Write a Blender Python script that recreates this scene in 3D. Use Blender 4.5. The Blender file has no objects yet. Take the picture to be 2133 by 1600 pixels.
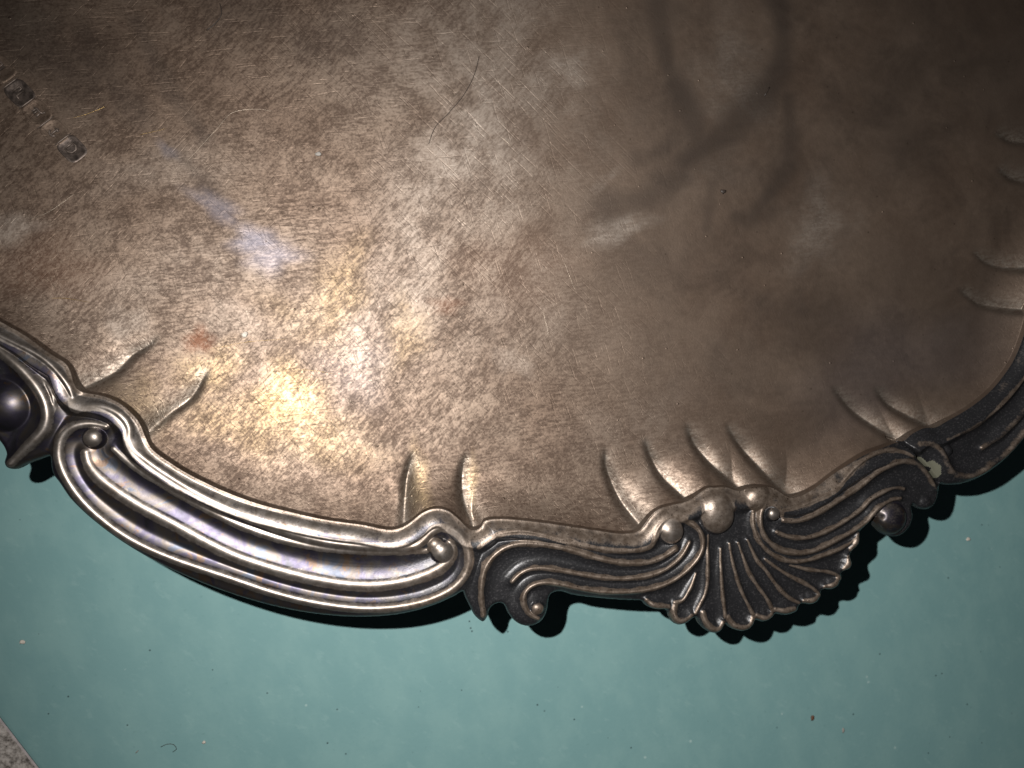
import bpy, bmesh, math, random
import numpy as np
from mathutils import Matrix, Vector

# ------------------------------------------------------------------ camera
MM = 0.001
RIM_Z = 31.0            # height of the rim's top plane above the board (mm)
CAM_H = 150.0           # camera above the rim plane (mm)
F_PX, CX, CY = 1611.0, 1066.5, 800.0
TX, TY = math.radians(-8.0), math.radians(-1.0)
_n = np.array([math.tan(TX), math.tan(TY), 1.0]); _n /= np.linalg.norm(_n)
_ex = np.array([1.0, 0, 0]) - _n * _n[0]; _ex /= np.linalg.norm(_ex)
_ey = np.cross(_n, _ex)
scene = bpy.context.scene
COL = scene.collection
cam_data = bpy.data.cameras.new('camera')
cam = bpy.data.objects.new('camera', cam_data); COL.objects.link(cam)
def _cw(v): return Vector((float(v @ _ex), float(-(v @ _ey)), float(-(v @ _n))))
_r, _u, _b = _cw(np.array([1., 0, 0])), _cw(np.array([0, -1., 0])), _cw(np.array([0, 0, -1.]))
M = Matrix(((_r.x, _u.x, _b.x, 0), (_r.y, _u.y, _b.y, 0), (_r.z, _u.z, _b.z, 0), (0, 0, 0, 1)))
M.translation = Vector((0, 0, (RIM_Z + CAM_H) * MM))
cam.matrix_world = M
cam_data.sensor_width = 36.0
cam_data.lens = 36.0 * F_PX / 2133.0
cam_data.clip_start = 0.005
cam_data.clip_end = 5.0
cam_data.dof.use_dof = True
cam_data.dof.focus_distance = 0.152
cam_data.dof.aperture_fstop = 22.0
scene.camera = cam

# ------------------------------------------------------------------ world (dark room) and the phone's flash
world = bpy.data.worlds.new('World'); scene.world = world; world.use_nodes = True
world.node_tree.nodes['Background'].inputs['Color'].default_value = (0.9, 0.95, 1.0, 1)
world.node_tree.nodes['Background'].inputs['Strength'].default_value = 0.012
fl = bpy.data.lights.new('flash_lamp', 'SPOT')
fl.energy = 2.25
fl.color = (1.0, 0.965, 0.92)
fl.shadow_soft_size = 0.0011
fl.spot_size = math.radians(122)
fl.spot_blend = 1.0
flo = bpy.data.objects.new('flash_lamp', fl); COL.objects.link(flo)
FLASH = Vector((-26.0, 17.0, RIM_Z + CAM_H)) * MM
flo.location = FLASH
AIM = Vector((46.0, -14.0, RIM_Z)) * MM
flo.rotation_euler = (AIM - FLASH).to_track_quat('-Z', 'Y').to_euler()
scene.view_settings.view_transform = 'Standard'
scene.view_settings.look = 'None'
scene.view_settings.exposure = 0.0
scene.view_settings.gamma = 1.0
scene.cycles.max_bounces = 6
scene.cycles.use_denoising = True

# ------------------------------------------------------------------ tracing helpers (all in mm on the tray)
def P(pts, z=0.0):
    """photo points -> mm on the plane z (relative to the rim plane)"""
    p = np.asarray(pts, float).reshape(-1, 2)
    d = np.c_[(p[:, 0] - CX) / F_PX, (p[:, 1] - CY) / F_PX, np.ones(len(p))]
    X = d * ((CAM_H - z) / (d @ _n))[:, None]
    return np.c_[X @ _ex, -(X @ _ey)]
def toward(xy, z=0.0):
    xy = np.asarray(xy, float)
    c = xy[:, :1] * _ex - xy[:, 1:2] * _ey + (CAM_H - z) * _n
    return np.c_[CX + F_PX * c[:, 0] / c[:, 2], CY + F_PX * c[:, 1] / c[:, 2]]
PX = 0.0935             # mm per photo pixel, about
REG = dict(Z1=(0, 640, 3.478), Z2=(500, 900, 3.555), Z3=(940, 950, 3.555), Z4=(1300, 950, 3.555), Z5=(1633, 660, 3.2),
           Z7=(1833, 150, 2.909), H1=(1540, 980, 7.11), H2=(1740, 880, 7.11), H3=(1880, 680, 4.573), H4=(1320, 1000, 7.11),
           H5=(1340, 1130, 7.11), H6=(0, 660, 4.571), H7=(1200, 860, 4.266), F=(0, 0, 1.0))
def T(*segs):
    """T('Z1', [...], 'Z2', [...]) -> full photo coordinates"""
    out = []
    for i in range(0, len(segs), 2):
        ox, oy, s = REG[segs[i]]
        out += [(ox + x / s, oy + y / s) for x, y in segs[i + 1]]
    return out
def relax(p, n=14):
    p = p.copy()
    for _ in range(n):
        p[1:-1] = .5 * p[1:-1] + .25 * (p[:-2] + p[2:])
    return p
def spline(p, step=0.35, closed=False):
    p = np.asarray(p, float)
    n = len(p); out = []
    rng = range(n if closed else n - 1)
    for i in rng:
        if closed: a, b, c, d = p[(i - 1) % n], p[i], p[(i + 1) % n], p[(i + 2) % n]
        else: a, b, c, d = p[max(i - 1, 0)], p[i], p[i + 1], p[min(i + 2, n - 1)]
        L = np.linalg.norm(c - b); m = max(2, int(L / step))
        t = np.linspace(0, 1, m, endpoint=False)[:, None]
        # centripetal-like tangents limited by the segment length
        lb, la, lc = L + 1e-9, np.linalg.norm(b - a) + 1e-9, np.linalg.norm(d - c) + 1e-9
        m1 = ((c - b) / lb * la + (b - a) / la * lb) / (la + lb) if la > 1e-6 else (c - b) / lb
        m2 = ((d - c) / lc * lb + (c - b) / lb * lc) / (lb + lc) if lc > 1e-6 else (c - b) / lb
        m1, m2 = m1 * L, m2 * L
        out.append((2*t**3 - 3*t**2 + 1)*b + (t**3 - 2*t**2 + t)*m1 + (-2*t**3 + 3*t**2)*c + (t**3 - t**2)*m2)
    o = np.vstack(out)
    return o if closed else np.vstack([o, p[-1:]])

# ------------------------------------------------------------------ the traced ornament
# ridge: (name, photo points, half width px, height mm over the channel, taper start, taper end, kind)
BASE = -1.8
C_RIDGES = [
 ('bead', T('H6', [(985,1050),(880,1022),(760,1022),(640,1065),(560,1150),(538,1250),(540,1360),(580,1480)],
            'Z1', [(520,1330),(620,1450),(770,1580)], 'Z2', [(0,1118),(300,1215),(600,1282),(900,1316),(1200,1300),(1450,1235),(1600,1150),(1688,1030),
            (1702,930),(1672,820),(1600,742),(1510,708),(1430,728),(1370,800),(1315,846),(1150,856),(900,850),(700,830),(500,790),(300,728),(0,612)],
            'Z1', [(1500,1395),(1200,1222),(1010,1085),(940,1020)], 'H6', [(1205,1180),(1225,1090),(1180,990),(1090,910),(960,860),(820,850),(720,880)]), 13, 1.45, .4, .8, 'bead'),
 ('mid', T('Z1', [(600,1060),(612,1130),(700,1240),(850,1355),(1000,1450),(1180,1545)], 'Z2', [(0,945),(300,1040),(600,1112),(900,1148),(1150,1132),(1350,1080),(1480,1020),(1560,950),(1590,880),(1560,825)]), 16, 1.15, .5, .6, 'bead'),
 ('upper', T('Z1', [(810,1030),(900,1110),(1100,1240),(1300,1360),(1500,1470)], 'Z2', [(0,698),(300,800),(600,862),(900,886),(1200,890),(1380,884)]), 11, .8, .3, .6, 'ridge'),
]
# ball: (photo point, radius px, height mm, cleanness, wear)
C_BALLS = [(T('Z2', [(1500, 900)])[0], 24, 2.0, .75, .8), (T('Z2', [(1450, 850)])[0], 19, 1.6, .3, .9), (T('H6', [(858, 1160)])[0], 20, 2.1, .8, .9)]
S_RIDGES = [
 ('r1s', T('Z3', [(205,680),(250,635),(330,590),(450,562),(560,562),(700,590),(850,630),(1000,672),(1150,700),(1300,706),(1440,696),(1520,660),(1508,600),(1530,540),(1580,485),(1650,455),(1740,462)]), 10, 1.5, .5, .5, 'ridge'),
 ('r2s', T('Z3', [(243,1195),(226,1080),(226,950),(250,840),(300,760),(380,692),(480,657),(600,652),(750,670),(900,702),(1050,750),(1200,786),(1350,800),(1480,790),(1600,745),(1670,695)]), 11, 1.6, .5, .8, 'bead'),
 ('r3s', T('Z3', [(455,935),(500,882),(560,846),(640,832),(800,850),(1000,886),(1200,912),(1400,905),(1550,868),(1660,800),(1740,720),(1775,645)]), 9, 1.3, .9, .6, 'ridge'),
 ('r4s', T('Z3', [(650,1215),(590,1190),(548,1135),(530,1070),(545,1010),(595,965),(680,940),(800,952),(950,985),(1100,1008),(1300,1012),(1500,988),(1650,930),(1780,830),(1858,730),(1878,630),(1850,550),(1790,500),(1715,478)]), 10, 1.6, .6, .5, 'bead'),
 ('r1r', T('H1', [(660,590),(800,565),(1000,510),(1200,425),(1400,320)], 'H2', [(350,640),(500,525),(700,435),(900,412),(1050,445),(1190,530)]), 9, 1.35, .5, .3, 'ridge'),
 ('r2r', T('H1', [(690,750),(850,770),(1050,705),(1250,610),(1450,480),(1650,350),(1850,225)], 'H2', [(600,780),(800,662),(950,592),(1100,562),(1200,592),(1300,662),(1400,772),(1480,880),(1540,985)]), 11, 1.55, .6, .4, 'bead'),
 ('r3r', T('H1', [(590,930),(700,980),(850,1012),(1050,1002),(1250,940),(1500,812),(1700,680),(1900,520)], 'H2', [(500,1180),(700,1062),(850,985),(950,962),(1060,995)]), 9, 1.3, .5, .4, 'ridge'),
 ('r4r', T('H1', [(665,690),(645,610),(570,515),(480,470),(395,500),(335,600),(328,700),(330,820),(375,955),(455,1070),(600,1172),(800,1232),(1000,1232),(1250,1152),(1500,1020),(1750,880),(1950,730)], 'H2', [(600,1330),(800,1185),(900,1135),(1010,1135)]), 10, 1.5, .4, .5, 'bead'),
 ('r5r', T('H1', [(225,640),(215,760),(250,920),(310,1060),(400,1170),(520,1262),(700,1342),(900,1362),(1100,1322),(1350,1240),(1550,1160),(1700,1072),(1790,985)]), 8, 1.1, .9, .5, 'ridge'),
]
SHELL_RIBS = [
 T('H5', [(800,480),(745,620),(655,790),(600,880),(480,905)]),
 T('H4', [(1125,830),(1112,1100)], 'H5', [(970,440),(965,600),(930,780),(870,900),(795,1060)]),
 T('H5', [(1170,110),(1165,300),(1170,500),(1185,700),(1205,880),(1232,1120)]),
 T('H5', [(1300,30),(1330,250),(1390,500),(1470,730),(1560,920),(1650,1080)]),
 T('H5', [(1430,20),(1500,230),(1580,450),(1690,630),(1800,780),(1870,880),(1940,1020)]),
 T('H4', [(1710,900),(1780,1060),(1850,1210),(1960,1330)], 'Z4', [(1120,940),(1180,1010),(1240,1062),(1310,1095)]),
 T('Z4', [(1060,772),(1150,840),(1250,900),(1350,950),(1430,1000),(1462,1040)]),
 T('Z4', [(1240,815),(1400,850),(1520,862),(1590,888),(1622,915)]),
]
LOBE_TIPS = T('H5', [(180,930),(530,1120),(1040,1230),(1480,1220),(1840,1080)], 'Z4', [(1215,1130),(1415,1040),(1560,930),(1660,810),(1720,630)])
LOBE_ROOTS = T('H5', [(560,700),(860,520),(1080,420),(1250,350),(1460,420)], 'Z4', [(1010,830),(1090,830),(1200,840),(1350,800),(1500,770)])
LIPS = [
 T('H5', [(60,870),(140,930),(260,955),(380,960)]),
 T('H5', [(480,950),(455,1050),(490,1150),(560,1185),(650,1150),(730,1090)]),
 T('H5', [(900,1050),(930,1180),(1000,1270),(1080,1310),(1150,1280),(1195,1200)]),
 T('H5', [(1270,1120),(1320,1210),(1420,1270),(1520,1270),(1610,1220),(1640,1140)]),
 T('H5', [(1700,1090),(1770,1130),(1850,1125),(1910,1080)]),
 T('Z4', [(1130,1140),(1200,1150),(1270,1135)]),
 T('Z4', [(1345,1080),(1410,1070),(1445,1035)]),
 T('Z4', [(1500,975),(1570,950),(1595,905)]),
 T('Z4', [(1640,840),(1675,800),(1668,750)]),
 T('Z4', [(1690,690),(1730,640),(1742,585)]),
]
S_BALLS = [(T('Z3', [(1650, 570)])[0], 30, 2.3, .6, .95), (T('H1', [(545, 660)])[0], 15, 2.2, .95, 1.), (T('H4', [(1300, 455)])[0], 41, 2.5, .3, .95),
           (T('H1', [(330, 430)])[0], 34, 1.9, .3, .9), (T('Z3', [(645, 1140)])[0], 15, 1.8, .45, .7), (T('Z3', [(590, 1130)])[0], 40, .9, .2, -1),
           (T('H2', [(920, 1440)])[0], 41, 2.0, .7, .5), (T('H2', [(1370, 1190)])[0], 20, .5, .1, .2), (T('H4', [(1300, 510)])[0], 42, 2.55, .4, .95), (T('H4', [(1300, 565)])[0], 42, 2.5, .5, .95)]
L_RIDGES = [
 ('l1', T('H6', [(-260,60),(-120,130),(0,190),(150,262),(300,335),(430,422),(540,532),(635,660),(672,760),(680,880)]), 10, 1.5, .8, .5, 'ridge'),
 ('l2', T('H6', [(-120,240),(0,350),(110,435),(225,545),(325,665),(395,790),(428,920),(415,1040),(335,1150),(235,1240),(150,1322),(65,1405)]), 15, 1.9, .6, .4, 'bead'),
 ('l2b', T('H6', [(330,560),(430,640),(490,740),(500,850),(470,980)]), 8, 1.2, .3, .3, 'ridge'),
]
L_BALLS = [(T('H6', [(-30, 850)])[0], 60, 2.0, .9, .05)]
D_RIDGES = [
 ('d1', T('H3', [(430,1075),(560,1020),(700,960),(870,822),(1000,682),(1100,570),(1200,440),(1290,260)]), 8, 1.2, .4, 1, 'ridge'),
 ('d2', T('H3', [(800,1160),(950,1050),(1050,950),(1157,840),(1260,700),(1340,560)]), 12, 1.4, .3, 1, 'bead'),
 ('d3', T('H3', [(190,1120),(310,1125),(400,1195),(440,1290),(490,1390),(600,1435),(750,1400),(900,1300),(1050,1175),(1157,1050),(1270,880),(1360,700)]), 12, 1.7, .5, 1, 'bead'),
]
D_BALLS = [(T('H3', [(455, 1190)])[0], 13, 1.2, .2, .2)]
OUTLINE = T('H6', [(-300,1000),(-180,1040),(-60,1170),(0,1250),(25,1312),(8,1400),(40,1450),(110,1462),(250,1400),(400,1345),(446,1330),(458,1420),(490,1530)],
  'Z1', [(400,1265),(490,1392),(600,1500),(725,1603)],
  'Z2', [(0,1240),(300,1320),(600,1369),(900,1384),(1200,1359),(1450,1289),(1600,1222),(1655,1195)],
  'Z3', [(100,1045),(140,1130),(190,1215),(245,1247),(275,1205),(295,1145),(345,1108),(385,1110),(430,1185),(475,1240),(540,1275),(620,1272),(690,1222),(725,1145),(732,1080),(750,1035),(800,1018),(900,1042),(1100,1068),(1300,1083),(1385,1085)],
  'H5', [(0,890),(50,950),(150,1000),(260,1015),(350,1020),(390,1060),(410,1130),(450,1200),(530,1245),(620,1235),(700,1200),(760,1150),(810,1140),(850,1220),(930,1310),(1020,1360),(1110,1365),(1180,1330),(1215,1270),(1240,1230),(1300,1280),(1390,1320),(1500,1335),(1600,1300),(1670,1230),(1692,1172),(1760,1192),(1850,1185),(1940,1140),(1990,1080),(2040,1092),(2120,1100)],
  'Z4', [(1140,1187),(1220,1190),(1300,1160),(1325,1105),(1390,1110),(1460,1080),(1478,1020),(1484,1000),(1540,1000),(1610,960),(1626,900),(1632,868),(1680,850),(1705,800),(1690,750),(1702,720),(1750,650),(1765,570)],
  'H1', [(1950,800),(2075,680)], 'H2', [(625,1420),(625,1510)], 'Z5', [(655,1430),(720,1472),(790,1472),(860,1412),(886,1330),(880,1262)],
  'H2', [(1200,1232),(1270,1278),(1380,1312),(1480,1280),(1552,1180),(1592,1000),(1604,928),(1700,942),(1900,932)],
  'H3', [(560,1520),(700,1470),(850,1390),(1000,1270),(1100,1160),(1200,1020),(1300,850),(1370,690)])
EDGE_IN = T('H6', [(-300,-120),(-150,-40),(0,40),(150,120),(300,210),(420,300),(540,380),(640,440),(700,560),(725,650),(762,712),(850,728),(950,740),(1080,780)],
  'Z1', [(960,760),(1030,850),(1050,920),(1080,990),(1250,1130),(1500,1270),(1735,1372)],
  'Z2', [(180,540),(400,595),(600,640),(900,682),(1180,712),(1260,670),(1340,600),(1430,562),(1530,572),(1600,620),(1680,700),(1730,732),(1800,685)],
  'Z3', [(230,490),(350,462),(500,470),(700,492),(900,522),(1100,552),(1300,572),(1395,552),(1430,500),(1470,440),(1530,390),(1620,362),(1720,342),(1800,300),(1850,262),(1920,225)],
  'Z4', [(650,235),(720,222),(800,240),(850,265),(900,235),(1000,222),(1100,232),(1160,270),(1210,305),(1300,295),(1400,243)],
  'H2', [(-60,780),(200,600),(450,450),(700,360),(880,300),(1010,290),(1080,200),(1200,130)],
  'H3', [(230,960),(290,972),(400,912),(550,830),(700,730),(850,600),(950,480),(1050,330),(1120,170),(1157,60),(1190,-60),(1215,-180)])
FLUTES = [
 T('Z1', [(1130,175),(1050,260),(930,340),(800,480),(650,560),(560,600)]),
 T('Z1', [(1500,420),(1440,520),(1370,640),(1200,780),(1070,900)]),
 T('Z2', [(1295,130),(1265,240),(1238,350),(1225,500),(1215,690)]),
 T('Z2', [(1700,140),(1665,260),(1650,380),(1660,520),(1730,720)]),
 T('H7', [(300,300),(302,470),(345,610),(430,800),(560,985)]),
 T('H7', [(640,210),(720,420),(810,590),(960,750)]),
 T('H7', [(1025,70),(1085,240),(1210,430),(1430,655)]),
 T('H7', [(1375,85),(1480,250),(1620,440),(1760,610),(1870,715)]),
 T('Z5', [(365,455),(460,570),(560,670),(700,780),(800,840)]),
 T('Z5', [(640,460),(740,580),(850,660),(960,722)]),
 T('Z7', [(520,1290),(640,1385),(760,1420),(873,1436),(1000,1430)]),
 T('Z7', [(610,1065),(700,1135),(800,1172),(873,1180),(1000,1160)]),
 T('Z7', [(770,335),(873,375),(980,390)]),
 T('Z7', [(775,550),(873,610),(980,640)]),
]
CRACK = T('H2', [(880,240),(1000,290),(1080,370),(1190,465),(1330,620),(1550,890)])

# ------------------------------------------------------------------ ring layout: the border repeats round the tray, out of the frame too
tips = P([(310,690),(430,790),(868,945),(975,945),(1755,805),(1840,815),(2015,600),(2040,520)], -5.5)
_A = np.c_[2 * tips, np.ones(len(tips))]
_s = np.linalg.lstsq(_A, (tips ** 2).sum(1), rcond=None)[0]
CEN = _s[:2]; R_TIP = math.sqrt(_s[2] + (CEN ** 2).sum())
J1, J2, J3 = P([(112, 905), (984, 1185), (1955, 985)])
def ang(p): return math.atan2(p[1] - CEN[1], p[0] - CEN[0])
a1, a2, a3 = ang(J1), ang(J2), ang(J3)
a1 -= 2 * math.pi if a1 > 0 else 0
c0, s0 = (a2 - a1) % (2*math.pi), (a3 - a2) % (2*math.pi)
rest = 2 * math.pi - c0 - s0
k = rest / (4 * (c0 + s0))
RJ = np.mean([np.linalg.norm(j - CEN) for j in (J1, J2, J3)])
nodes = []; a = a3
for i in range(8):
    w = c0 * k if i % 2 == 0 else s0 * k
    nodes.append((a, a + w, 'C' if i % 2 == 0 else 'S')); a += w
def node(a): return CEN + RJ * np.array([math.cos(a), math.sin(a)])
def simil(p0, p1, q0, q1):
    u, v = complex(*(p1 - p0)), complex(*(q1 - q0)); m = v / u
    def f(p):
        z = (p[:, 0] - p0[0] + 1j * (p[:, 1] - p0[1])) * m
        return np.c_[q0[0] + z.real, q0[1] + z.imag]
    return f

# ridge list in mm: (poly, halfwidth, height, taper0, taper1, kind, clean)
RIDGES, BALLS, FLU = [], [], []
def add_ridges(lst, clean, zc=-.4, dz=0):
    out = []
    for nm, pts, w, h, t0, t1, kind in lst:
        poly = relax(spline(P(pts, BASE + h)))
        out.append([poly, w * PX, h, t0, t1, kind, clean])
    return out
c_r = add_ridges(C_RIDGES, 1.0); s_r = add_ridges(S_RIDGES, 0.0)
for r_ in s_r: r_[1] *= .86
for rb in SHELL_RIBS: s_r.append([spline(P(rb, BASE + .9)), 5.5 * PX, .85, .3, .9, 'rib', 0.0])
for lp in LIPS: s_r.append([spline(P(lp, BASE + .8)), 10 * PX, 1.15, .6, .6, 'lip', .3])
for r_ in s_r: r_[0] = relax(r_[0], 6)
RIDGES += c_r + s_r + add_ridges(L_RIDGES, .8) + add_ridges(D_RIDGES, .1)
def add_balls(lst): return [[P([c], BASE + h)[0], r * PX, h, cl, we] for c, r, h, cl, we in lst]
c_b, s_b = add_balls(C_BALLS), add_balls(S_BALLS)
BALLS += c_b + s_b + add_balls(L_BALLS) + add_balls(D_BALLS)
for f in FLUTES:
    q = spline(P(f, -4.0)); e_ = q[-1] - q[-4]; e_ /= np.linalg.norm(e_)
    FLU.append(np.vstack([q] + [q[-1:] + e_ * t_ for t_ in (1.0, 2.5, 4.0, 5.5, 7.0)]))
out_vis = P(OUTLINE, -1.5); in_vis = P(EDGE_IN, -2.2)
i_full = lambda pts: P(pts, -2.2)
# prototypes of the outline / inner edge of one C unit and one S unit
def between(poly, pa, pb):
    i = int(np.argmin(((poly - pa) ** 2).sum(1))); j = int(np.argmin(((poly - pb) ** 2).sum(1)))
    return poly[min(i, j):max(i, j) + 1]
o_c = between(out_vis, P([(98, 950)])[0], P([(968, 1240)])[0]); o_s = between(out_vis, P([(968, 1240)])[0], P([(1964, 1012)])[0])
e_c = between(in_vis, P([(166, 816)])[0], P([(986, 1106)])[0]); e_s = between(in_vis, P([(986, 1106)])[0], P([(1882, 921)])[0])
f_c, f_s = FLU[0:4], FLU[4:10]
def in_frame(p, m=40):
    q = toward(p); return (q[:, 0] > -m) & (q[:, 0] < 2133 + m) & (q[:, 1] > -m) & (q[:, 1] < 1600 + m)
o_rest, e_rest = [], []
UNITS = []
for i, (b0, b1, kd) in enumerate(nodes):
    f = simil(J1, J2, node(b0), node(b1)) if kd == 'C' else simil(J2, J3, node(b0), node(b1))
    UNITS.append((kd, f))
    oo, ee = f(o_c if kd == 'C' else o_s), f(e_c if kd == 'C' else e_s)
    o_rest.append(oo); e_rest.append(ee)
    for r in (c_r if kd == 'C' else s_r):
        q = f(r[0]); keep = ~in_frame(q)
        if keep.sum() > 4:
            idx = np.where(keep)[0]; q = q[idx[0]:idx[-1] + 1]
            if not in_frame(q).any(): RIDGES.append([q] + r[1:])
    for b in (c_b if kd == 'C' else s_b):
        q = f(b[0][None])
        if not in_frame(q)[0]: BALLS.append([q[0]] + b[1:])
    for fl_ in (f_c if kd == 'C' else f_s):
        q = f(fl_)
        if not in_frame(q, 140).any(): FLU.append(q)
o_rest = np.vstack(o_rest); e_rest = np.vstack(e_rest)
def close_ring(vis, restp):
    # angles run counter-clockwise from the left end of the visible part to its right end, then on round the tray
    av = np.unwrap(np.arctan2(vis[:, 1] - CEN[1], vis[:, 0] - CEN[0]))
    lo, hi = av.min(), av.max()
    ar = (np.arctan2(restp[:, 1] - CEN[1], restp[:, 0] - CEN[0]) - lo) % (2 * math.pi) + lo
    m = (ar > hi + .03) & (ar < lo + 2 * math.pi - .03)
    r = restp[m]; r = r[~in_frame(r, 230)]
    return np.vstack([vis, r])
OUT = spline(close_ring(out_vis, o_rest), .5, True)
EIN = relax(spline(close_ring(in_vis, e_rest), .5, True), 5)

# ------------------------------------------------------------------ distances
def dist_poly(X, Y, poly, cut, closed=False, want_s=False):
    D = np.full(X.shape, cut, float); S = np.zeros(X.shape); G = np.zeros(X.shape)
    n = len(poly); segs = n if closed else n - 1
    cum = np.r_[0, np.cumsum(np.linalg.norm(np.diff(poly, axis=0), axis=1))]; tot = max(cum[-1], 1e-9)
    CH = 10
    for c in range(0, segs, CH):
        e = min(c + CH, segs)
        idx = np.arange(c, e + 1) % n
        q = poly[idx]
        lo, hi = q.min(0) - cut, q.max(0) + cut
        m = np.where((X > lo[0]) & (X < hi[0]) & (Y > lo[1]) & (Y < hi[1]))[0]
        if not len(m): continue
        x, y = X[m], Y[m]; d = D[m]; s = S[m]; g = G[m]
        for j in range(len(q) - 1):
            ax, ay = q[j]; bx, by = q[j + 1] - q[j]; L2 = bx * bx + by * by + 1e-12
            t = np.clip(((x - ax) * bx + (y - ay) * by) / L2, 0, 1)
            dd = np.hypot(x - ax - t * bx, y - ay - t * by)
            w = dd < d
            d[w] = dd[w]
            if want_s:
                s[w] = ((cum[c + j] + t[w] * math.sqrt(L2)) / tot)
                if want_s == 2: g[w] = np.sign(bx * (y[w] - ay) - by * (x[w] - ax))
        D[m] = d; S[m] = s; G[m] = g
    if want_s == 2: return D, S, G
    return (D, S) if want_s else D
def inside(X, Y, poly):
    rr = np.hypot(X - CEN[0], Y - CEN[1]); pr = np.hypot(poly[:, 0] - CEN[0], poly[:, 1] - CEN[1])
    res = rr < pr.min() * .97
    m = np.where((~res) & (rr < pr.max()))[0]
    x, y = X[m], Y[m]; r = np.zeros(len(m), bool)
    a = poly; b = np.roll(poly, -1, 0)
    for (x0, y0), (x1, y1) in zip(a, b):
        if y0 == y1: continue
        c = (y0 > y) != (y1 > y)
        if not c.any(): continue
        ci = np.where(c)[0]
        r[ci[x[ci] < (x1 - x0) * (y[ci] - y0) / (y1 - y0) + x0]] ^= True
    res[m] = r
    return res
def inpoly(X, Y, poly):
    lo, hi = poly.min(0), poly.max(0)
    m = np.where((X > lo[0]) & (X < hi[0]) & (Y > lo[1]) & (Y < hi[1]))[0]
    x, y = X[m], Y[m]; r = np.zeros(len(m), bool)
    for (x0, y0), (x1, y1) in zip(poly, np.roll(poly, -1, 0)):
        if y0 == y1: continue
        ci = np.where((y0 > y) != (y1 > y))[0]
        r[ci[x[ci] < (x1 - x0) * (y[ci] - y0) / (y1 - y0) + x0]] ^= True
    return m[r]
def smax(a, b, k):
    h = np.maximum(k - np.abs(a - b), 0) / k
    return np.maximum(a, b) + h * h * k * .25
def sstep(a, b, x):
    t = np.clip((x - a) / (b - a), 0, 1); return t * t * (3 - 2 * t)

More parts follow.
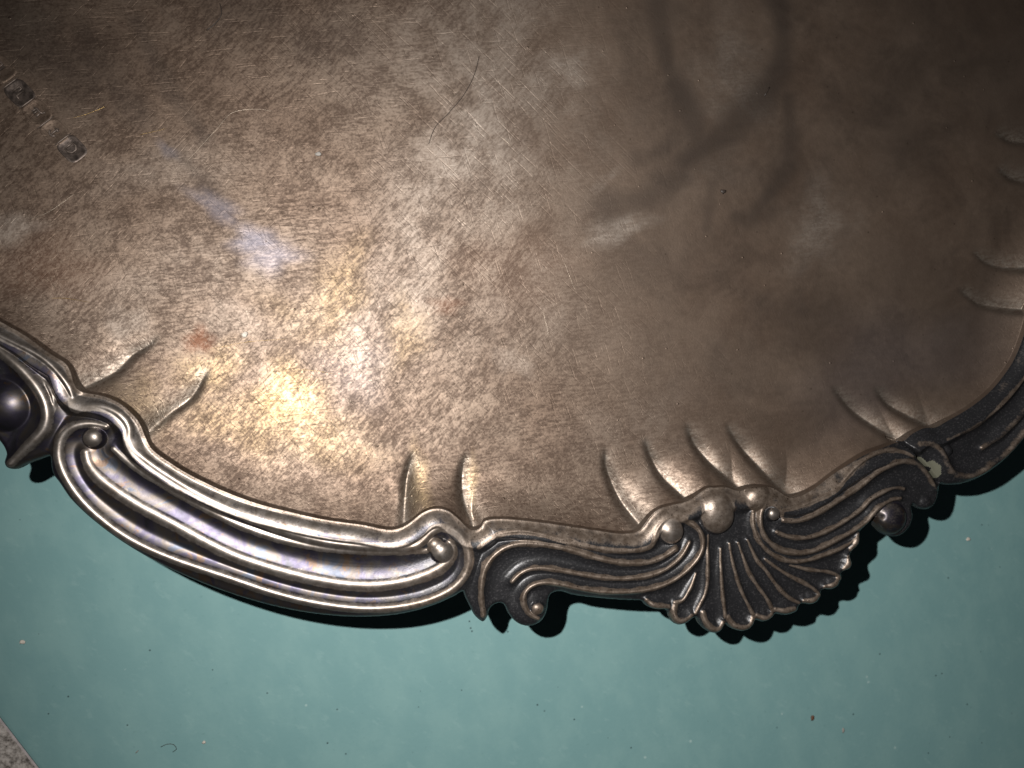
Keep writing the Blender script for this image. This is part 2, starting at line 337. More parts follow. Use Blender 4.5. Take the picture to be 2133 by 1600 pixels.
FLOOR = -10.0
def plate_floor(X, Y, rr):
    z = FLOOR + .042 * (np.sqrt((rr - 90) ** 2 + 100) + (rr - 90)) + .00004 * rr ** 2
    return z + .06 * np.sin(X / 17 + 1) * np.sin(Y / 13 + .4) + .035 * np.sin(X / 7.3 + Y / 9.1) + .018 * np.sin(X / 3.7 - Y / 4.9 + 2)
def heights(X, Y, dout=None, pl=None):
    """z (mm, rim plane = 0), wear, clean, inside-plate flag"""
    if dout is None: dout = sdf_out(X, Y)
    dout = np.maximum(dout, 0)
    d_in = dist_poly(X, Y, EIN, 16.0, True)
    if pl is None: pl = inside(X, Y, EIN)
    rr = np.hypot(X - CEN[0], Y - CEN[1])
    # plate: shallow dish, a cove rising to the border, flutes pressed into the cove
    t = np.clip(1 - d_in / 9.5, 0, 1)
    zp = plate_floor(X, Y, rr); zp = zp + np.maximum(-2.85 - zp, .2) * t ** 2.1
    fm = np.zeros(X.shape)
    for fi_, q in enumerate(FLU):
        d, s, sg = dist_poly(X, Y, q, 8.0, False, 2)
        m = d < 7.9
        if not m.any(): continue
        e_ = q[-1] - q[0]
        # steep wall on one side, a long slope on the other
        gent = sg[m] * (-1 if fi_ in (0, 1) else 1) > 0
        dep = sstep(-.02, .32, s[m]) * (1 - .15 * s[m]) * (.8 if fi_ < 2 else 1.05 if fi_ < 4 else 1.35)
        wd = np.where(gent, 1.1 + 2.0 * s[m], .65 + .75 * s[m])
        g = np.exp(-np.abs(d[m] / wd) ** np.where(gent, 1.35, 1.7))
        zp[m] -= dep * g * (1 - sstep(4.0, 7.8, d[m]))
        fm[m] = np.maximum(fm[m], g * sstep(0, .1, s[m]))
    # rim
    z = np.full(X.shape, BASE - .25)
    ub = np.clip(d_in / 3.9, 0, 1)
    band = -2.75 + 2.3 * (1 - (1 - ub) ** 2.6) - 1.1 * np.maximum(d_in - 3.4, 0)
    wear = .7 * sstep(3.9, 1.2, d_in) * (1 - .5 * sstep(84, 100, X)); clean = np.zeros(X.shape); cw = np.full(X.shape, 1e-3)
    z = smax(z, band, .5)
    for poly, w, h, t0, t1, kind, cl in RIDGES:
        d, s = dist_poly(X, Y, poly, 6.0, False, True)
        m = np.where(d < 5.9)[0]
        if not len(m): continue
        L = np.linalg.norm(np.diff(poly, axis=0), axis=1).sum(); e = min(.42, 6.5 / L)
        tap = np.minimum(t0 + (1 - t0) * sstep(0, e, s[m]), t1 + (1 - t1) * sstep(0, e, 1 - s[m]))
        so = s[m] * L; ww = w * (.45 + .55 * tap); wv = 1 + (0 if cl > .5 else 1) * (.14 * np.sin(so * .62 + L) + .09 * np.sin(so * 1.7 + 2 * L)); dm = d[m]
        zc = BASE - .25 + h * (.35 + .65 * tap)
        u = np.minimum(dm / ww, 1)
        cap, fl_w = (.35, 2.6) if kind in ('rib', 'lip') else (.42, 2.4)
        hh = zc - (BASE - .25)
        v = np.clip((dm - ww * .8) / (fl_w * ww), 0, 1)
        prof = BASE - .25 + hh * np.where(dm < ww * .8, 1 - cap * (dm / (ww * .8)) ** 2, (1 - cap) * (1 - v) ** 2.2) - .6 * np.maximum(dm - ww * 3, 0)
        z[m] = smax(z[m], prof, .16)
        cr = 1 - sstep(.3, 1.2, dm / (ww * wv))
        wear[m] = np.maximum(wear[m], cr * (1.0 if kind != 'lip' else .8))
        g = np.exp(-(dm / 2.6) ** 2); clean[m] += g * (cl if cl < .9 else cl * (1 - .56 * sstep(-28, 6, X[m]))); cw[m] += g
    for c, r, h, cl, we in BALLS:
        dd = np.hypot(X - c[0], Y - c[1]); m = np.where(dd < r * 1.5)[0]
        if not len(m): continue
        u = dd[m] / r
        prof = BASE - .25 + h - (.78 if we >= 0 else .4) * r * (1 - np.sqrt(np.clip(1 - u * u, 0, 1))) - 3 * np.maximum(dd[m] - r, 0)
        z[m] = smax(z[m], prof, .3)
        k_ = 1 - sstep(.75, 1.02, u); wear[m] = wear[m] if we < 0 else wear[m] * (1 - k_) + we * k_
        g = 6 * (1 - sstep(.8, 1.05, u)); clean[m] += g * cl; cw[m] += g
    clean = clean / cw * sstep(.15, 1.1, d_in)
    # shell channels are hollow between the ribs and the border rolls over at its outer edge
    R = 1.15; u = np.clip(1 - dout / R, 0, 1)
    z = z - 1.5 * (1 - np.sqrt(np.clip(1 - u * u, 0, 1)))
    z += .006 * np.sin(X * 1.3 + 2) * np.sin(Y * 1.1)
    # the split between the two cast pieces
    d = dist_poly(X, Y, spline(P(CRACK, -1.5)), 2.0)
    cut = np.exp(-(d / .28) ** 2); z -= 2.2 * cut; zp = zp - 1.5 * cut
    zz = np.where(pl, zp, z)
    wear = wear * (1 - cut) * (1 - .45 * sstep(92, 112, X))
    return zz, wear, clean, pl, fm
def sdf_out(X, Y):
    d = dist_poly(X, Y, OUT, 8.0, True)
    return np.where(inside(X, Y, OUT), d, -d)

# ------------------------------------------------------------------ materials
def mat(name):
    m = bpy.data.materials.new(name); m.use_nodes = True
    nt = m.node_tree; bs = nt.nodes['Principled BSDF']
    return m, nt, bs
class NB:
    """small node-building helper"""
    def __init__(s, nt): s.nt = nt; s.tc = nt.nodes.new('ShaderNodeTexCoord')
    def new(s, t, **kw):
        n = s.nt.nodes.new(t)
        for k_, v in kw.items(): setattr(n, k_, v)
        return n
    def link(s, a, b): s.nt.links.new(a, b)
    def put(s, sock, v):
        if hasattr(v, 'links') or isinstance(v, bpy.types.NodeSocket): s.link(v, sock)
        else: sock.default_value = v
    def mapping(s, rot=(0, 0, 0), scale=(1, 1, 1), loc=(0, 0, 0)):
        n = s.new('ShaderNodeMapping', vector_type='TEXTURE'); s.link(s.tc.outputs['Object'], n.inputs['Vector'])
        n.inputs['Rotation'].default_value = rot; n.inputs['Scale'].default_value = tuple(1 / x for x in scale); n.inputs['Location'].default_value = loc
        return n.outputs[0]
    def noise(s, scale, detail=4, rough=.55, vec=None, dist=0):
        n = s.new('ShaderNodeTexNoise'); n.inputs['Scale'].default_value = scale; n.inputs['Detail'].default_value = detail
        n.inputs['Roughness'].default_value = rough; n.inputs['Distortion'].default_value = dist
        s.link(vec if vec else s.tc.outputs['Object'], n.inputs['Vector']); return n.outputs['Fac']
    def voronoi(s, scale, feature='F1', vec=None, rnd=1):
        n = s.new('ShaderNodeTexVoronoi', feature=feature); n.inputs['Scale'].default_value = scale; n.inputs['Randomness'].default_value = rnd
        s.link(vec if vec else s.tc.outputs['Object'], n.inputs['Vector']); return n
    def attr(s, name):
        n = s.new('ShaderNodeAttribute', attribute_name=name); return n.outputs['Fac']
    def attrc(s, name):
        n = s.new('ShaderNodeAttribute', attribute_name=name); return n.outputs['Color']
    def m(s, op, a, b=0.0, c=None, clamp=False):
        n = s.new('ShaderNodeMath', operation=op, use_clamp=clamp)
        s.put(n.inputs[0], a); s.put(n.inputs[1], b)
        if c is not None: s.put(n.inputs[2], c)
        return n.outputs[0]
    def rng(s, v, a, b, c=0., d=1.):
        n = s.new('ShaderNodeMapRange', interpolation_type='SMOOTHSTEP'); s.put(n.inputs['Value'], v)
        for k_, x in zip(('From Min', 'From Max', 'To Min', 'To Max'), (a, b, c, d)): s.put(n.inputs[k_], x)
        return n.outputs[0]
    def mix(s, f, a, b, mode='MIX'):
        n = s.new('ShaderNodeMix', data_type='RGBA', blend_type=mode)
        s.put(n.inputs[0], f)
        for sk, v in ((n.inputs[6], a), (n.inputs[7], b)):
            if isinstance(v, tuple): sk.default_value = (*v, 1) if len(v) == 3 else v
            else: s.link(v, sk)
        return n.outputs[2]
    def mixf(s, f, a, b):
        n = s.new('ShaderNodeMix', data_type='FLOAT'); s.put(n.inputs[0], f); s.put(n.inputs[2], a); s.put(n.inputs[3], b); return n.outputs[0]
    def ramp(s, v, stops):
        n = s.new('ShaderNodeValToRGB'); s.put(n.inputs[0], v); e = n.color_ramp.elements
        while len(e) < len(stops): e.new(.5)
        for el, (p, c) in zip(e, stops): el.position = p; el.color = (*c, 1)
        return n.outputs[0]
    def bump(s, h, dist, strength=1., nrm=None):
        n = s.new('ShaderNodeBump'); n.inputs['Strength'].default_value = strength; n.inputs['Distance'].default_value = dist
        s.link(h, n.inputs['Height'])
        if nrm: s.link(nrm, n.inputs['Normal'])
        return n.outputs[0]

def rim_material():
    m, nt, bs = mat('tarnished_silver_border'); b = NB(nt)
    wear, clean, dep = b.attr('wear'), b.attr('clean'), b.attr('deposit')
    big = b.noise(160, 3); mid = b.noise(700, 4, .6); fine = b.noise(2600, 3, .6)
    w = b.m('ADD', wear, b.m('MULTIPLY', b.m('SUBTRACT', b.noise(380, 4, .6), .5), 1.1)); w = b.m('ADD', w, b.m('MULTIPLY', b.m('SUBTRACT', fine, .5), .5))
    w = b.rng(w, .30, .72)
    oxide = b.mix(b.rng(fine, .50, .75), (.018, .018, .020), (.055, .053, .056))
    brown = b.mix(b.rng(mid, .3, .75), (.115, .086, .066), (.23, .185, .152))
    brown = b.mix(b.rng(fine, .58, .70), brown, (.025, .016, .011))
    dirty = b.mix(w, oxide, brown)
    tint = b.ramp(b.noise(210, 3, .5, dist=.8), [(.30, (.034, .033, .039)), (.42, (.046, .041, .060)), (.50, (.062, .056, .060)), (.58, (.074, .062, .054)), (.66, (.050, .055, .070))])
    crest = b.mix(b.rng(mid, .35, .7), (.20, .172, .150), (.285, .255, .235))
    crest = b.mix(b.rng(b.m('ADD', fine, b.m('MULTIPLY', mid, .5)), .92, .99), crest, (.10, .06, .035))
    bright = b.mix(w, tint, crest)
    bright = b.mix(b.m('MULTIPLY', b.rng(b.noise(260, 4, .65, dist=.6), .56, .64), b.rng(w, .9, .2, .25, .8)), bright, (.085, .055, .036))
    c = b.m('ADD', clean, b.m('MULTIPLY', b.m('SUBTRACT', big, .5), .5)); c = b.rng(c, .25, .75)
    col = b.mix(c, dirty, bright)
    depm = b.rng(b.m('ADD', dep, b.m('MULTIPLY', b.m('SUBTRACT', mid, .5), .5)), .4, .6)
    col = b.mix(depm, col, (.10, .10, .072))
    b.link(col, bs.inputs['Base Color'])
    met = b.mixf(c, b.mixf(w, .35, .62), .86); met = b.mixf(depm, met, 0.)
    b.link(met, bs.inputs['Metallic'])
    ro = b.mixf(c, b.mixf(w, .36, .42), b.mixf(w, .38, .40)); ro = b.m('ADD', ro, b.m('MULTIPLY', b.m('SUBTRACT', mid, .5), .16))
    ro = b.mixf(depm, ro, .8)
    b.link(ro, bs.inputs['Roughness'])
    bs.inputs['Specular IOR Level'].default_value = .45
    h = b.m('ADD', b.m('MULTIPLY', mid, .6), b.m('MULTIPLY', fine, .5))
    b.link(b.bump(b.m('MULTIPLY', h, b.mixf(c, 1., .14)), .00009, .8), bs.inputs['Normal'])
    return m

def plate_material():
    m, nt, bs = mat('tarnished_silver_plate'); b = NB(nt)
    sA, sB = b.new('ShaderNodeAttribute', attribute_name='stain_sheen_a'), b.new('ShaderNodeAttribute', attribute_name='stain_b')
    xa = b.new('ShaderNodeSeparateColor'); b.link(sA.outputs['Color'], xa.inputs[0])
    xb = b.new('ShaderNodeSeparateColor'); b.link(sB.outputs['Color'], xb.inputs[0])
    pale, dark, gold = xa.outputs[0], xa.outputs[1], xa.outputs[2]
    smooth, red, blue = xb.outputs[0], xb.outputs[1], xb.outputs[2]
    flute = b.attr('flute')
    big = b.noise(38, 4, .6); med = b.noise(150, 5, .62); mid = b.noise(620, 5, .66); fine = b.noise(2200, 3, .65)
    # streaky mottling: noise stretched along the polishing strokes
    st1 = b.noise(1650, 4, .68, b.mapping((0, 0, -.75), (1, .3, 1)))
    st2 = b.noise(1750, 4, .68, b.mapping((0, 0, .12), (.3, 1, 1)))
    where = b.rng(b.noise(22, 2), .42, .58)
    streak = b.mixf(where, st1, st2)
    patch = b.rng(med, .36, .66)
    mott = b.m('ADD', b.m('MULTIPLY', streak, .62), b.m('MULTIPLY', fine, .38))
    specks = b.rng(b.m('ADD', mott, b.m('MULTIPLY', b.m('SUBTRACT', med, .5), .36)), .38, .62)
    specks = b.mixf(b.m('MULTIPLY', smooth, .8), specks, .6)
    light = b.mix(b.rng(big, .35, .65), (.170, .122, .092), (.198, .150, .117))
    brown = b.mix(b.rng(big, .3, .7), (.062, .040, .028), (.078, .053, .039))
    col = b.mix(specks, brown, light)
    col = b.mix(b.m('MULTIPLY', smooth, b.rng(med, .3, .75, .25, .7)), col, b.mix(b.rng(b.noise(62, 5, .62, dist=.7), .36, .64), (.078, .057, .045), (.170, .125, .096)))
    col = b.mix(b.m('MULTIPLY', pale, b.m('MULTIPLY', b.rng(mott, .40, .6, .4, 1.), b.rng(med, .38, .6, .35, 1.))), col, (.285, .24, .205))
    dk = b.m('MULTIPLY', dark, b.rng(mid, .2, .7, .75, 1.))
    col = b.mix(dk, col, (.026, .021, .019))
    col = b.mix(b.m('MULTIPLY', gold, b.rng(mott, .40, .62, .2, 1.)), col, (.27, .19, .085))
    col = b.mix(b.m('MULTIPLY', red, b.rng(mott, .62, .45, .3, .9)), col, (.12, .045, .02))
    col = b.mix(blue, col, (.19, .19, .24))
    col = b.mix(b.m('MULTIPLY', flute, b.rng(mott, .42, .58, .15, .75)), col, (.27, .235, .20))
    pits = b.voronoi(420, 'F1'); pm = b.m('MULTIPLY', b.rng(pits.outputs['Distance'], .12, .05), b.rng(b.noise(300, 2), .5, .62))
    col = b.mix(b.m('MULTIPLY', pm, .6), col, (.05, .035, .025))
    b.link(col, bs.inputs['Base Color'])
    met = b.mixf(specks, .66, .84); met = b.m('SUBTRACT', met, b.m('MULTIPLY', dark, .1)); met = b.m('ADD', met, b.m('MULTIPLY', b.m('ADD', gold, blue), .2), clamp=True)
    b.link(met, bs.inputs['Metallic'])
    ro = b.mixf(specks, .57, .525); ro = b.m('ADD', ro, b.m('MULTIPLY', b.m('SUBTRACT', mid, .5), .25))
    ro = b.m('SUBTRACT', ro, b.m('MULTIPLY', gold, .12)); ro = b.m('SUBTRACT', ro, b.m('MULTIPLY', blue, .16)); ro = b.m('SUBTRACT', ro, b.m('MULTIPLY', flute, .10))
    b.link(ro, bs.inputs['Roughness'])
    bs.inputs['Specular IOR Level'].default_value = .4
    # hairline scratches in several directions
    h = b.m('MULTIPLY', mid, .35)
    for rot, sc, lo in ((-.75, 2300, .60), (.15, 2600, .61), (.9, 2500, .64), (-1.25, 2200, .62)):
        n = b.noise(sc, 2, .5, b.mapping((0, 0, rot), (.06, 1, 1), (rot, 0, 0)))
        h = b.m('SUBTRACT', h, b.m('MULTIPLY', b.rng(n, lo, lo + .12), b.m('SUBTRACT', .38, b.m('MULTIPLY', smooth, .3))))
    h = b.m('ADD', h, b.m('MULTIPLY', fine, .45))
    gl = b.voronoi(300, vec=b.mapping(loc=(.37, .11, 0))); gm = b.m('MULTIPLY', b.rng(gl.outputs['Distance'], .085, .02), b.rng(b.noise(140, 2, vec=b.mapping(loc=(.7, .2, 0))), .50, .58))
    h = b.m('ADD', h, b.m('MULTIPLY', gm, 1.8))
    b.link(b.bump(h, .00007, .75), bs.inputs['Normal'])
    return m

def simple(name, col, metallic=0., rough=.6, var=.25, scale=500):
    m, nt, bs = mat(name); b = NB(nt)
    n = b.noise(scale, 4)
    b.link(b.mix(b.rng(n, .3, .7), tuple(c * (1 - var) for c in col), tuple(min(1, c * (1 + var)) for c in col)), bs.inputs['Base Color'])
    bs.inputs['Metallic'].default_value = metallic; bs.inputs['Roughness'].default_value = rough
    b.link(b.bump(n, .0001, .4), bs.inputs['Normal'])
    return m

def board_material():
    m, nt, bs = mat('teal_board_surface'); b = NB(nt)
    big = b.noise(11, 3); med = b.noise(130, 4, .6, b.mapping((0, 0, .3), (1, .6, 1))); fine = b.noise(900, 3)
    col = b.mix(b.rng(big, .3, .7), (.152, .284, .290), (.166, .302, .307))
    col = b.mix(b.rng(med, .38, .68, 0, .6), col, (.195, .335, .332))
    col = b.mix(b.rng(b.noise(420, 4, .7, b.mapping((0, 0, 1.0), (1, .45, 1))), .56, .70, 0, .32), col, (.235, .375, .37))
    col = b.mix(b.rng(fine, .62, .8, 0, .3), col, (.10, .20, .20))
    v = b.voronoi(330); col = b.mix(b.m('MULTIPLY', b.rng(v.outputs['Distance'], .10, .05), b.rng(b.noise(170, 1), .57, .61, 0, .85)), col, (.035, .065, .07))
    v2 = b.voronoi(240, vec=b.mapping(loc=(.3, .7, 0))); col = b.mix(b.m('MULTIPLY', b.rng(v2.outputs['Distance'], .12, .05), b.rng(b.noise(120, 1, vec=b.mapping(loc=(.1, .9, 0))), .62, .65, 0, .6)), col, (.40, .52, .50))
    b.link(col, bs.inputs['Base Color']); bs.inputs['Roughness'].default_value = .62; bs.inputs['Specular IOR Level'].default_value = .3
    b.link(b.bump(b.m('ADD', fine, b.m('MULTIPLY', med, .5)), .00006, .5), bs.inputs['Normal'])
    return m

def worktop_material():
    m, nt, bs = mat('speckled_stone'); b = NB(nt)
    n = b.noise(600, 5, .7); v = b.voronoi(520)
    col = b.ramp(n, [(.36, (.07, .06, .055)), (.46, (.26, .235, .215)), (.58, (.48, .44, .41)), (.72, (.60, .56, .53))])
    col = b.mix(b.rng(v.outputs['Distance'], .25, .1, 0, .6), col, (.09, .08, .075))
    b.link(col, bs.inputs['Base Color']); bs.inputs['Roughness'].default_value = .5
    b.link(b.bump(n, .0002, .5), bs.inputs['Normal'])
    return m

MAT_RIM, MAT_PLATE = rim_material(), plate_material()
MAT_BOARD, MAT_STONE = board_material(), worktop_material()
MAT_HAIR = simple('dark_hair', (.03, .022, .018), 0, .5)
MAT_PALE = simple('pale_crumb', (.55, .50, .44), 0, .7, .2, 1500)
MAT_RUST = simple('brown_crumb', (.10, .045, .024), 0, .8, .3, 1500)
MAT_LINT = simple('pale_lint', (.27, .25, .23), 0, .8, .1, 1500)
MAT_STAMP = simple('blackened_silver_stamp', (.09, .07, .06), .7, .45, .5, 1200)
MAT_STAMP2 = simple('raised_silver_stamp', (.17, .135, .115), .6, .5, .3, 1200)
MAT_UNDER = simple('unpolished_silver_underside', (.14, .11, .09), .8, .5, .3, 200)
MAT_EDGE = simple('pale_paper_edge', (.45, .40, .40), 0, .7, .15, 900)

# ------------------------------------------------------------------ object helpers
def tag(o, label=None, cat=None, group=None, kind=None):
    if label: o['label'] = label
    if cat: o['category'] = cat
    if group: o['group'] = group
    if kind: o['kind'] = kind
    return o
def empty(name, loc=(0, 0, 0)):
    o = bpy.data.objects.new(name, None); o.empty_display_size = .01; COL.objects.link(o); o.location = loc; return o
def mesh_obj(name, verts, faces, material, parent=None, smooth=True, normals=None, attrs=None, colors=None):
    """verts in metres"""
    me = bpy.data.meshes.new(name)
    v = np.asarray(verts, np.float32)
    if isinstance(faces, np.ndarray):
        me.vertices.add(len(v)); me.vertices.foreach_set('co', v.ravel())
        nf, k_ = faces.shape
        me.loops.add(nf * k_); me.loops.foreach_set('vertex_index', faces.astype(np.int32).ravel())
        me.polygons.add(nf); me.polygons.foreach_set('loop_start', np.arange(0, nf * k_, k_, dtype=np.int32))
        me.update(calc_edges=True)
    else:
        me.from_pydata([tuple(map(float, p)) for p in v], [], faces); me.update()
    if smooth: me.polygons.foreach_set('use_smooth', np.ones(len(me.polygons), bool))
    for nm, arr in (attrs or {}).items():
        at = me.attributes.new(nm, 'FLOAT', 'POINT'); at.data.foreach_set('value', np.asarray(arr, np.float32))
    for nm, arr in (colors or {}).items():
        at = me.attributes.new(nm, 'FLOAT_COLOR', 'POINT'); a4 = np.c_[arr, np.ones(len(arr))].astype(np.float32); at.data.foreach_set('color', a4.ravel())
    me.materials.append(material)
    if normals is not None: me.normals_split_custom_set_from_vertices(np.asarray(normals, np.float32))
    o = bpy.data.objects.new(name, me); COL.objects.link(o)
    if parent: o.parent = parent
    return o
def tube(pts, rad, n=6):
    """tube through pts (m); rad scalar or per point"""
    pts = [Vector(p) for p in pts]; vs, fs = [], []
    rads = rad if hasattr(rad, '__len__') else [rad] * len(pts)
    for i, p in enumerate(pts):
        d = (pts[min(i + 1, len(pts) - 1)] - pts[max(i - 1, 0)]).normalized()
        up = Vector((0, 0, 1)) if abs(d.z) < .9 else Vector((1, 0, 0))
        s = d.cross(up).normalized(); u = s.cross(d)
        for j in range(n):
            a_ = 2 * math.pi * j / n; vs.append(p + (s * math.cos(a_) + u * math.sin(a_)) * rads[i])
        if i:
            b0 = (i - 1) * n
            for j in range(n): fs.append((b0 + j, b0 + (j + 1) % n, b0 + n + (j + 1) % n, b0 + n + j))
    fs.append(tuple(reversed(range(n)))); fs.append(tuple(range((len(pts) - 1) * n, len(pts) * n)))
    return vs, fs
def lump(c, rx, ry, rz, seed, sub=2):
    rnd = random.Random(seed); bm = bmesh.new(); bmesh.ops.create_icosphere(bm, subdivisions=sub, radius=1)
    ph = [rnd.uniform(0, 6) for _ in range(6)]
    vs = []
    for v in bm.verts:
        p = v.co; k_ = 1 + .22 * math.sin(3 * p.x + ph[0]) * math.sin(2.4 * p.y + ph[1]) + .14 * math.sin(5 * p.z + 4 * p.x + ph[2]) + .1 * math.sin(7 * p.y + ph[3])
        vs.append((c[0] + p.x * k_ * rx, c[1] + p.y * k_ * ry, c[2] + p.z * k_ * rz))
    fs = [tuple(v.index for v in f.verts) for f in bm.faces]; bm.free()
    return vs, fs

# ------------------------------------------------------------------ setting: the board and the worktop it lies on
ZB = -RIM_Z
e0, e1 = P([(2, 1503)], ZB)[0], P([(78, 1602)], ZB)[0]
ed = (e1 - e0) / np.linalg.norm(e1 - e0); en = np.array([ed[1], -ed[0]])
if np.dot(en, CEN - e0) < 0: en = -en
BT = 1.6
def board_pt(a_, d): return e0 + ed * a_ + en * d
prof = [(-.0, -BT), (-.05, -.9), (.1, -.35), (.45, -.06), (1.0, 0.0)]
vs, fs = [], []
for d, z in prof + [(420, 0.0), (420, -BT)]:
    for a_ in (-330, 330):
        p = board_pt(a_, d); vs.append((p[0] * MM, p[1] * MM, z * MM))
for i in range(len(prof) + 1): fs.append((2*i, 2*i + 1, 2*i + 3, 2*i + 2))
fs.append((0, 2*len(prof)+2, 2*len(prof)+3, 1))
board = mesh_obj('teal_board', vs, fs, MAT_BOARD, smooth=False)
tag(board, 'matt teal green board lying flat under the tarnished silver tray', 'board')
vs = []
for d, z in ((-.95, -BT), (-.95, -BT + .35), (-.06, -BT + .35), (-.06, -BT)):
    for a_ in (-330, 330):
        p = board_pt(a_, d); vs.append((p[0] * MM, p[1] * MM, z * MM))
mesh_obj('backing_edge', vs, [(0, 1, 3, 2), (2, 3, 5, 4), (4, 5, 7, 6)], MAT_EDGE, board, smooth=False)
wt = .6
tag(mesh_obj('worktop', [(-wt, -wt, -BT * MM), (wt, -wt, -BT * MM), (wt, wt, -BT * MM), (-wt, wt, -BT * MM)], [(0, 1, 2, 3)], MAT_STONE, smooth=False), kind='structure')

# ------------------------------------------------------------------ plate tones: stains, with sheen and glare painted into the colour; mm
PZ = -7.9
def blob(X, Y, px, rx, ry, rot=0, soft=.5, wob=.25):
    c = P([px], PZ)[0]; dx, dy = X - c[0], Y - c[1]; a_ = math.radians(rot)
    u, v = (dx * math.cos(a_) + dy * math.sin(a_)) / (rx * PX), (-dx * math.sin(a_) + dy * math.cos(a_)) / (ry * PX)
    r = np.hypot(u, v); th = np.arctan2(v, u)
    r = r / (1 + wob * np.sin(3 * th + px[0]) * .6 + wob * .5 * np.sin(5 * th + px[1]))
    return 1 - sstep(1 - soft, 1 + soft, r)
def stroke(X, Y, pts, w, soft=.5):
    d, s = dist_poly(X, Y, spline(P(pts, PZ), 1.0), w * PX * 3 + 1, False, True)
    w2 = w * PX * (1 + .25 * np.sin(s * 9 + pts[0][0]))
    return 1 - sstep(1 - soft, 1 + soft, d / w2)
def stains(X, Y):
    Z = np.zeros(X.shape)
    pale, dark, gold, smooth, red, blue = Z.copy(), Z.copy(), Z.copy(), Z.copy(), Z.copy(), Z.copy()
    mx = lambda a_, b_, k_=1.: np.maximum(a_, b_ * k_)
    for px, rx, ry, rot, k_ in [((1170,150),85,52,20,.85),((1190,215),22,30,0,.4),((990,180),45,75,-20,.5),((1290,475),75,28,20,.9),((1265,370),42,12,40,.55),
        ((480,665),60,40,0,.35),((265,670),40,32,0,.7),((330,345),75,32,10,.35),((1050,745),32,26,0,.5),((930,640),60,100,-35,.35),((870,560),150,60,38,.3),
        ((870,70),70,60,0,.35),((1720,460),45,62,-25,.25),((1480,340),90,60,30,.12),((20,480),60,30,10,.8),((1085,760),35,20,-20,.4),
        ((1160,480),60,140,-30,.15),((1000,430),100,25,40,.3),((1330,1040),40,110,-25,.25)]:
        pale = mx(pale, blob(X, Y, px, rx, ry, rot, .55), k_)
    for px, rx, ry, rot, k_ in [((850,600),240,105,55,.6),((980,300),250,115,62,1.),((690,760),150,120,0,.15),((1010,110),150,170,0,.7),((1010,640),200,110,20,.35),((400,560),220,60,20,.3),((1180,330),160,60,40,.25),((1530,150),70,90,0,.5),((1710,470),60,75,-20,.7),((1330,900),150,60,0,.2),((350,360),120,40,10,.35)]:  # soft sheen and haze painted in as pale colour, with cloudy pale patches
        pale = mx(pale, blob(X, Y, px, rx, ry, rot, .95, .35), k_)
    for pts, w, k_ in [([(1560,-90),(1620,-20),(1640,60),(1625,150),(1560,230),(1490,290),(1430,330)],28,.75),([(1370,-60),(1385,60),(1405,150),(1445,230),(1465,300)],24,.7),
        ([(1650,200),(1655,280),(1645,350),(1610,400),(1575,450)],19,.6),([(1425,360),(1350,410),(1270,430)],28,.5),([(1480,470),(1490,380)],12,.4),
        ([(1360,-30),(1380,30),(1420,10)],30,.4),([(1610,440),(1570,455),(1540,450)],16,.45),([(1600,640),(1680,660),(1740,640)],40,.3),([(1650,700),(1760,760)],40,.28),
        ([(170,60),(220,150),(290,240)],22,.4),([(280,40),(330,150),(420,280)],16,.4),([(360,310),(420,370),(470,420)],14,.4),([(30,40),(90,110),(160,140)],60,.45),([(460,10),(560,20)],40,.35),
        ([(640,85),(700,60)],50,.3),([(1940,90),(1870,200),(1900,300)],60,.35),([(1930,0),(2050,160)],70,.35),([(1450,250),(1400,300),(1330,330)],16,.35),([(2060,-60),(2110,80),(2130,200)],110,.5),([(1900,560),(2000,700),(1980,780)],70,.3)]:  # the widest strokes darken the top right corner
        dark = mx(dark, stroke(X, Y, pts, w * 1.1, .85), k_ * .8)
    for px, rx, ry, rot, k_ in [((700,610),50,90,-25,.35),((600,835),70,60,0,.75),((440,770),60,40,20,.45),((620,900),160,40,-15,.4),((870,1010),22,60,0,.6),((670,690),110,50,-30,.2),((850,690),40,60,0,.3),((980,1000),12,50,0,.5),((500,880),100,50,-20,.35),((310,840),60,40,-40,.3)]:  # warm glare of the hot spot painted as gold tint, with smaller gold marks
        gold = mx(gold, blob(X, Y, px, rx, ry, rot, .8), k_)
    q = toward(np.c_[X, Y], PZ)
    c = P([(1750, 250)], PZ)[0]; smooth = sstep(95, 35, np.hypot((X - c[0]) * 1.05, (Y - c[1]) * .8))
    for px, rx, ry, k_ in [((418,710),26,22,.8),((1080,560),130,80,.1),((930,635),30,18,.4),((110,560),90,60,.2)]:
        red = mx(red, blob(X, Y, px, rx, ry, 0, .7), k_)
    for px, rx, ry, rot, k_ in [((530,500),42,26,0,.5),((450,430),50,20,-35,.3),((560,530),50,30,0,.4),((345,310),22,10,-40,.25),((740,760),60,70,0,.12),((1850,760),200,90,20,.12)]:
        blue = mx(blue, blob(X, Y, px, rx, ry, rot, .8), k_)
    return np.c_[pale, dark, gold], np.c_[smooth, red, blue]

# ------------------------------------------------------------------ the tray: one relief, split into its parts
tray = empty('silver_tray', (CEN[0] * MM, CEN[1] * MM, 0))
tag(tray, 'tarnished silver tray with scrolled border and shell ornaments on the teal board', 'tray')
OFF = np.array([CEN[0], CEN[1], 0.0])
PARTS = {}
def emit(key, V, Fq, N, A):
    PARTS.setdefault(key, []).append((V, Fq, N, A))
